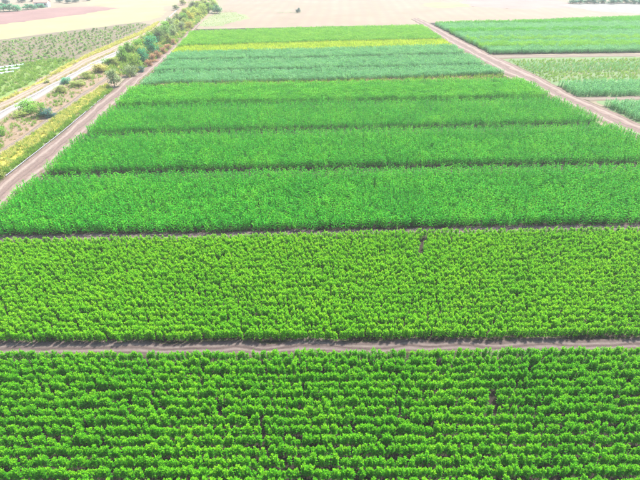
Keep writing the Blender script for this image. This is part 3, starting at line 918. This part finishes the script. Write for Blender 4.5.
for uu, vv, hh, ww, cc in ((186, 16, 8, 9, OLIVE), (191, 20, 9, 9, YEL), (196, 17, 10, 11, (0.425, 0.51, 0.119)), (202, 15, 11, 12, (0.374, 0.51, 0.119)), (209, 13, 10, 11, GREEN), (206, 8, 8, 10, OLIVE), (199, 8, 7, 9, OLIVE),
                           (192, 8, 7, 9, GREY), (214, 7, 7, 9, (0.374, 0.51, 0.119)), (212, 3, 6, 9, GREEN), (203, 2, 5, 8, OLIVE), (183, 5, 5, 8, OLIVE), (176, 10, 5, 8, GREY)):
    look = {GREEN: 'green', OLIVE: 'olive', GREY: 'grey green', YEL: 'yellow'}.get(cc, 'yellowish green')
    plant('roadside_tree', uu, vv, hh, ww, cc, look + ' leafy tree of the group by the pale grassy corner', 'tree', 'tree', None if cc in (YEL,) else look + ' trees by the stubble field')
plant('roadside_tree', 217, 13.5, 9, 10, (0.085, 0.323, 0.153), 'darker green tree at the stubble side of the tree group', 'tree', 'tree')
plant('lone_tree', 298, 12.8, 5, 5.2, BLUE, 'single small tree alone in the pale stubble field', 'tree', 'tree')
# far upper corner: trees round a pale shed
for uu, vv, hh, ww in ((-6, 12, 8, 14), (4, 11.5, 8, 10), (10, 11.5, 7, 11), (18, 11, 6, 10), (28, 9.5, 5, 10), (34, 9, 5, 10), (41, 7.8, 4, 8)):
    plant('far_tree', uu, vv, hh, ww, TEAL, 'bluish green tree bordering the pinkish ploughed field', 'tree', 'tree', 'trees bordering the ploughed field')
for uu, vv, hh, ww in ((6, 4, 5, 9), (22, 2.5, 5, 10), (34, 1.5, 4, 9), (60, 2.5, 4, 9), (68, 3.2, 4, 8), (76, 2.2, 4, 8), (88, 0.8, 4, 9)):
    plant('far_tree', uu, vv, hh, ww, BLUE, 'dim bluish tree far behind the pale shed', 'tree', 'tree', 'far bluish trees')
for k in range(11):
    plant('far_tree', 572 + k * 7.6 + rng.uniform(-1, 1), 3.6 + rng.uniform(-.4, .4), 4.5, 9.5, (0.03, 0.24, 0.15), 'dark teal tree in the far hedge beyond the whitish field', 'tree', 'tree', 'far hedge trees')
UG = [(104, 72), (130, 78), (146, 68), (170, 49), (192, 29), (206, 16), (214, 4), (196, 2), (180, 14), (166, 24), (140, 40), (118, 56)]
scatter('undergrowth', fill(UG, 1.3), S['weed'] * 2 + S['ygrass'][:1] + S['dgrass'][:1], 'green and straw coloured undergrowth between the row of trees', 'undergrowth', (1.2, 2.6))
# thin weed line by the lone tree
scatter('weeds', fill([(277, 13.4), (303, 12.9), (303, 12.6), (277, 13.1)], 2.5), S['teal'][:2], 'thin dark line of weeds under the lone tree', 'weeds', (0.3, 0.5))

# orchard: young bushes in rows, one object for each
orch_q = poly([(-12, 45), (0, 43), (60, 34), (110, 28), (140, 24), (148, 25), (136, 33), (100, 48), (62, 63), (30, 66), (0, 76), (-12, 80)])
ORB = []
for i in range(4):
    t, c = tree_meshes(300 + i, 1.0, 1.1, 7, 170, 0.0, 0.2)
    b = bpy.data.meshes.new('young_bush')
    bm = bmesh.new(); bm.from_mesh(t); bm.from_mesh(c)
    bm.to_mesh(b); bm.free()
    b.materials.append(M['tree_leaf'])
    ORB.append(b)
d = np.array(G(100, 49)) - np.array(G(0, 100)); d /= np.hypot(*d); e_ = np.array([-d[1], d[0]])
o0 = np.array(G(0, 98)); cand = []
for i in range(-25, 80):
    for j in range(-5, 46):
        p = o0 + d * (i * 2.4 + (j % 2) * 1.2) + e_ * (j * 3.0)
        cand.append(p + rng.normal(0, 0.3, 2))
cand = np.array(cand); cand = cand[in_poly(cand, orch_q)]
uu, vv = PX(cand[:, 0], cand[:, 1], 0.5)
cand = cand[(uu > -4) & (vv > 0)]
cand = cand[rng.random(len(cand)) < 0.9]
cand = cand[np.argsort(cand[:, 1])][:300]
for x, y in cand:
    o = link('orchard_bush', ORB[rng.integers(0, 4)])
    s_ = rng.uniform(0.65, 1.25)
    o.location = (x, y, 0.01); o.scale = (s_, s_, s_ * rng.uniform(0.7, 0.95)); o.rotation_euler = (0, 0, rng.uniform(0, 6.28))
    g = rng.uniform(0.75, 1.2)
    o.color = (0.24 * g, 0.42 * g, 0.12 * g, 1)
    tag(o, 'small young bush in the rows on the greyish brown orchard soil', 'bush', 'young orchard bushes')

OC = fill([(-20, 46), (0, 42), (60, 34), (110, 28), (140, 24), (148, 25), (136, 33), (100, 48), (62, 63), (30, 66), (0, 76), (-20, 82)], 0.7, 6000)
scatter('weeds', OC, S['weed'] * 2 + S['dgrass'], 'low weeds between the young orchard bushes', 'weeds', (0.4, 1.0))

# plastic crop covers at the weedy end of the orchard
M['film'] = plain_mat('pale_plastic_film', (0.52, 0.64, 0.66), 0.35, 0.15)
M['hoop'] = plain_mat('hoop', (0.45, 0.47, 0.48), 0.5, 0.1)
for k, (a, b) in enumerate((((-6, 69), (24, 65.2)), ((-6, 72), (20, 68.5)), ((-6, 75), (14, 72.3)))):
    A, B = np.array(G(*a)), np.array(G(*b))
    L = np.hypot(*(B - A)); n = int(L / 0.7)
    r = MB(); hp = MB()
    for i in range(n + 1):
        s_ = 0.42 + 0.05 * math.cos(i * math.pi) + random.uniform(-.02, .02)
        for j in range(9):
            th = math.pi * j / 8
            r.v.append((i * L / n, 0.5 * math.cos(th), -0.01 + s_ * math.sin(th)))
        if i % 2 == 0:
            hp.tube([(i * L / n, 0.52 * math.cos(math.pi * j / 8), 0.48 * math.sin(math.pi * j / 8)) for j in range(9)], [0.015] * 9, 4)
    for i in range(n):
        for j in range(8):
            q = i * 9 + j
            r.f.append((q, q + 1, q + 10, q + 9)); r.m.append(0)
    e = bpy.data.objects.new('crop_cover', None); COL.objects.link(e)
    e.location = (A[0], A[1], 0.02); e.rotation_euler = (0, 0, math.atan2(B[1] - A[1], B[0] - A[0]))
    tag(e, 'low pale blue plastic cover along a row at the weedy orchard end', 'crop cover', 'plastic row covers')
    link('film', r.mesh('film', [M['film']], True), e)
    link('hoop_line', hp.mesh('hoop_line', [M['hoop']], True), e)['kind'] = 'stuff'

# pale irrigation pipe lying along the ditch edge
M['pipe'] = plain_mat('pale_pipe', (0.17, 0.17, 0.20), 0.5, 0.1)
M['joint'] = plain_mat('pipe_joint', (0.12, 0.12, 0.14), 0.5, 0.1)
Pp = resample(poly([(6, 176.8), (33, 155.3), (60, 134.4), (86, 112.4), (106, 95.4)]), 6.0)
e = bpy.data.objects.new('irrigation_pipe', None); COL.objects.link(e)
e.location = (Pp[0][0], Pp[0][1], 0)
tag(e, 'long thin grey pipe lying along the edge of the reddish track', 'pipe')
for i in range(len(Pp) - 1):
    a, b = Pp[i] - Pp[0], Pp[i + 1] - Pp[0]
    m = MB(); m.tube([(a[0], a[1], 0.14), ((a[0] + b[0]) / 2, (a[1] + b[1]) / 2, 0.13), (b[0], b[1], 0.14)], [0.065] * 3, 8)
    link('pipe_section', m.mesh('pipe_section', [M['pipe']], True), e)
    dd = (b - a) / np.hypot(*(b - a)) * 0.12
    m = MB(); m.tube([(b[0] - dd[0], b[1] - dd[1], 0.14), (b[0] + dd[0], b[1] + dd[1], 0.14)], [0.085] * 2, 8)
    link('pipe_joint', m.mesh('pipe_joint', [M['joint']], True), e)

# pale shed with a faded red roof among the far trees
M['shed_wall'] = plain_mat('pale_plaster', (0.62, 0.60, 0.56), 0.8, 0.08)
M['shed_roof'] = plain_mat('faded_red_tile', (0.42, 0.17, 0.13), 0.8, 0.2)
M['dark'] = plain_mat('dark_opening', (0.05, 0.05, 0.05), 0.5, 0.1)
x, y = G(43, 6.8)
e = bpy.data.objects.new('farm_shed', None); COL.objects.link(e)
e.location = (x, y, 0); e.rotation_euler = (0, 0, R(8))
tag(e, 'small pale shed with faded red roof by the ploughed field', 'shed')
m = MB(); m.box(-3.6, 3.6, -2.2, 2.2, -0.1, 2.5)
b = len(m.v)
m.v += [(-3.6, -2.2, 2.5), (-3.6, 2.2, 2.5), (-3.6, 0, 3.5), (3.6, -2.2, 2.5), (3.6, 2.2, 2.5), (3.6, 0, 3.5)]
m.f += [(b, b + 2, b + 1), (b + 3, b + 4, b + 5)]; m.m += [0, 0]
link('wall', m.mesh('wall', [M['shed_wall']]), e)
for s in (-1, 1):
    m = MB(); b = 0
    m.v += [(-3.9, s * 2.6, 2.36), (3.9, s * 2.6, 2.36), (3.9, 0, 3.56), (-3.9, 0, 3.56), (-3.9, s * 2.6, 2.48), (3.9, s * 2.6, 2.48), (3.9, 0, 3.68), (-3.9, 0, 3.68)]
    m.f += [(0, 1, 2, 3), (4, 5, 6, 7), (0, 1, 5, 4), (0, 3, 7, 4), (1, 2, 6, 5)]; m.m += [0] * 5
    link('roof_slope', m.mesh('roof_slope', [M['shed_roof']]), e)
m = MB(); m.box(-2.6, -1.6, -2.26, -2.203, 0, 2.0); link('door', m.mesh('door', [M['dark']]), e)
for wx in (0.2, 1.8):
    m = MB(); m.box(wx, wx + 0.9, -2.26, -2.203, 1.0, 1.9); link('window', m.mesh('window', [M['dark']]), e)

# ------------------------------------------------------------------ haze
m, nt, out = new_mat('haze')
vol = N(nt, 'ShaderNodeVolumePrincipled')
vol.inputs['Color'].default_value = (0.97, 0.98, 1.0, 1)
vol.inputs['Density'].default_value = HAZE_DENSITY
vol.inputs['Anisotropy'].default_value = 0.0
nt.links.new(vol.outputs[0], out.inputs['Volume'])
b = MB(); b.box(-1550, 1550, -550, 2550, -1.0, CAM_H + 1.5)
h = link('haze', b.mesh('haze', [m]))
tag(h, 'thin pale haze over the far fields', 'haze', kind='stuff')
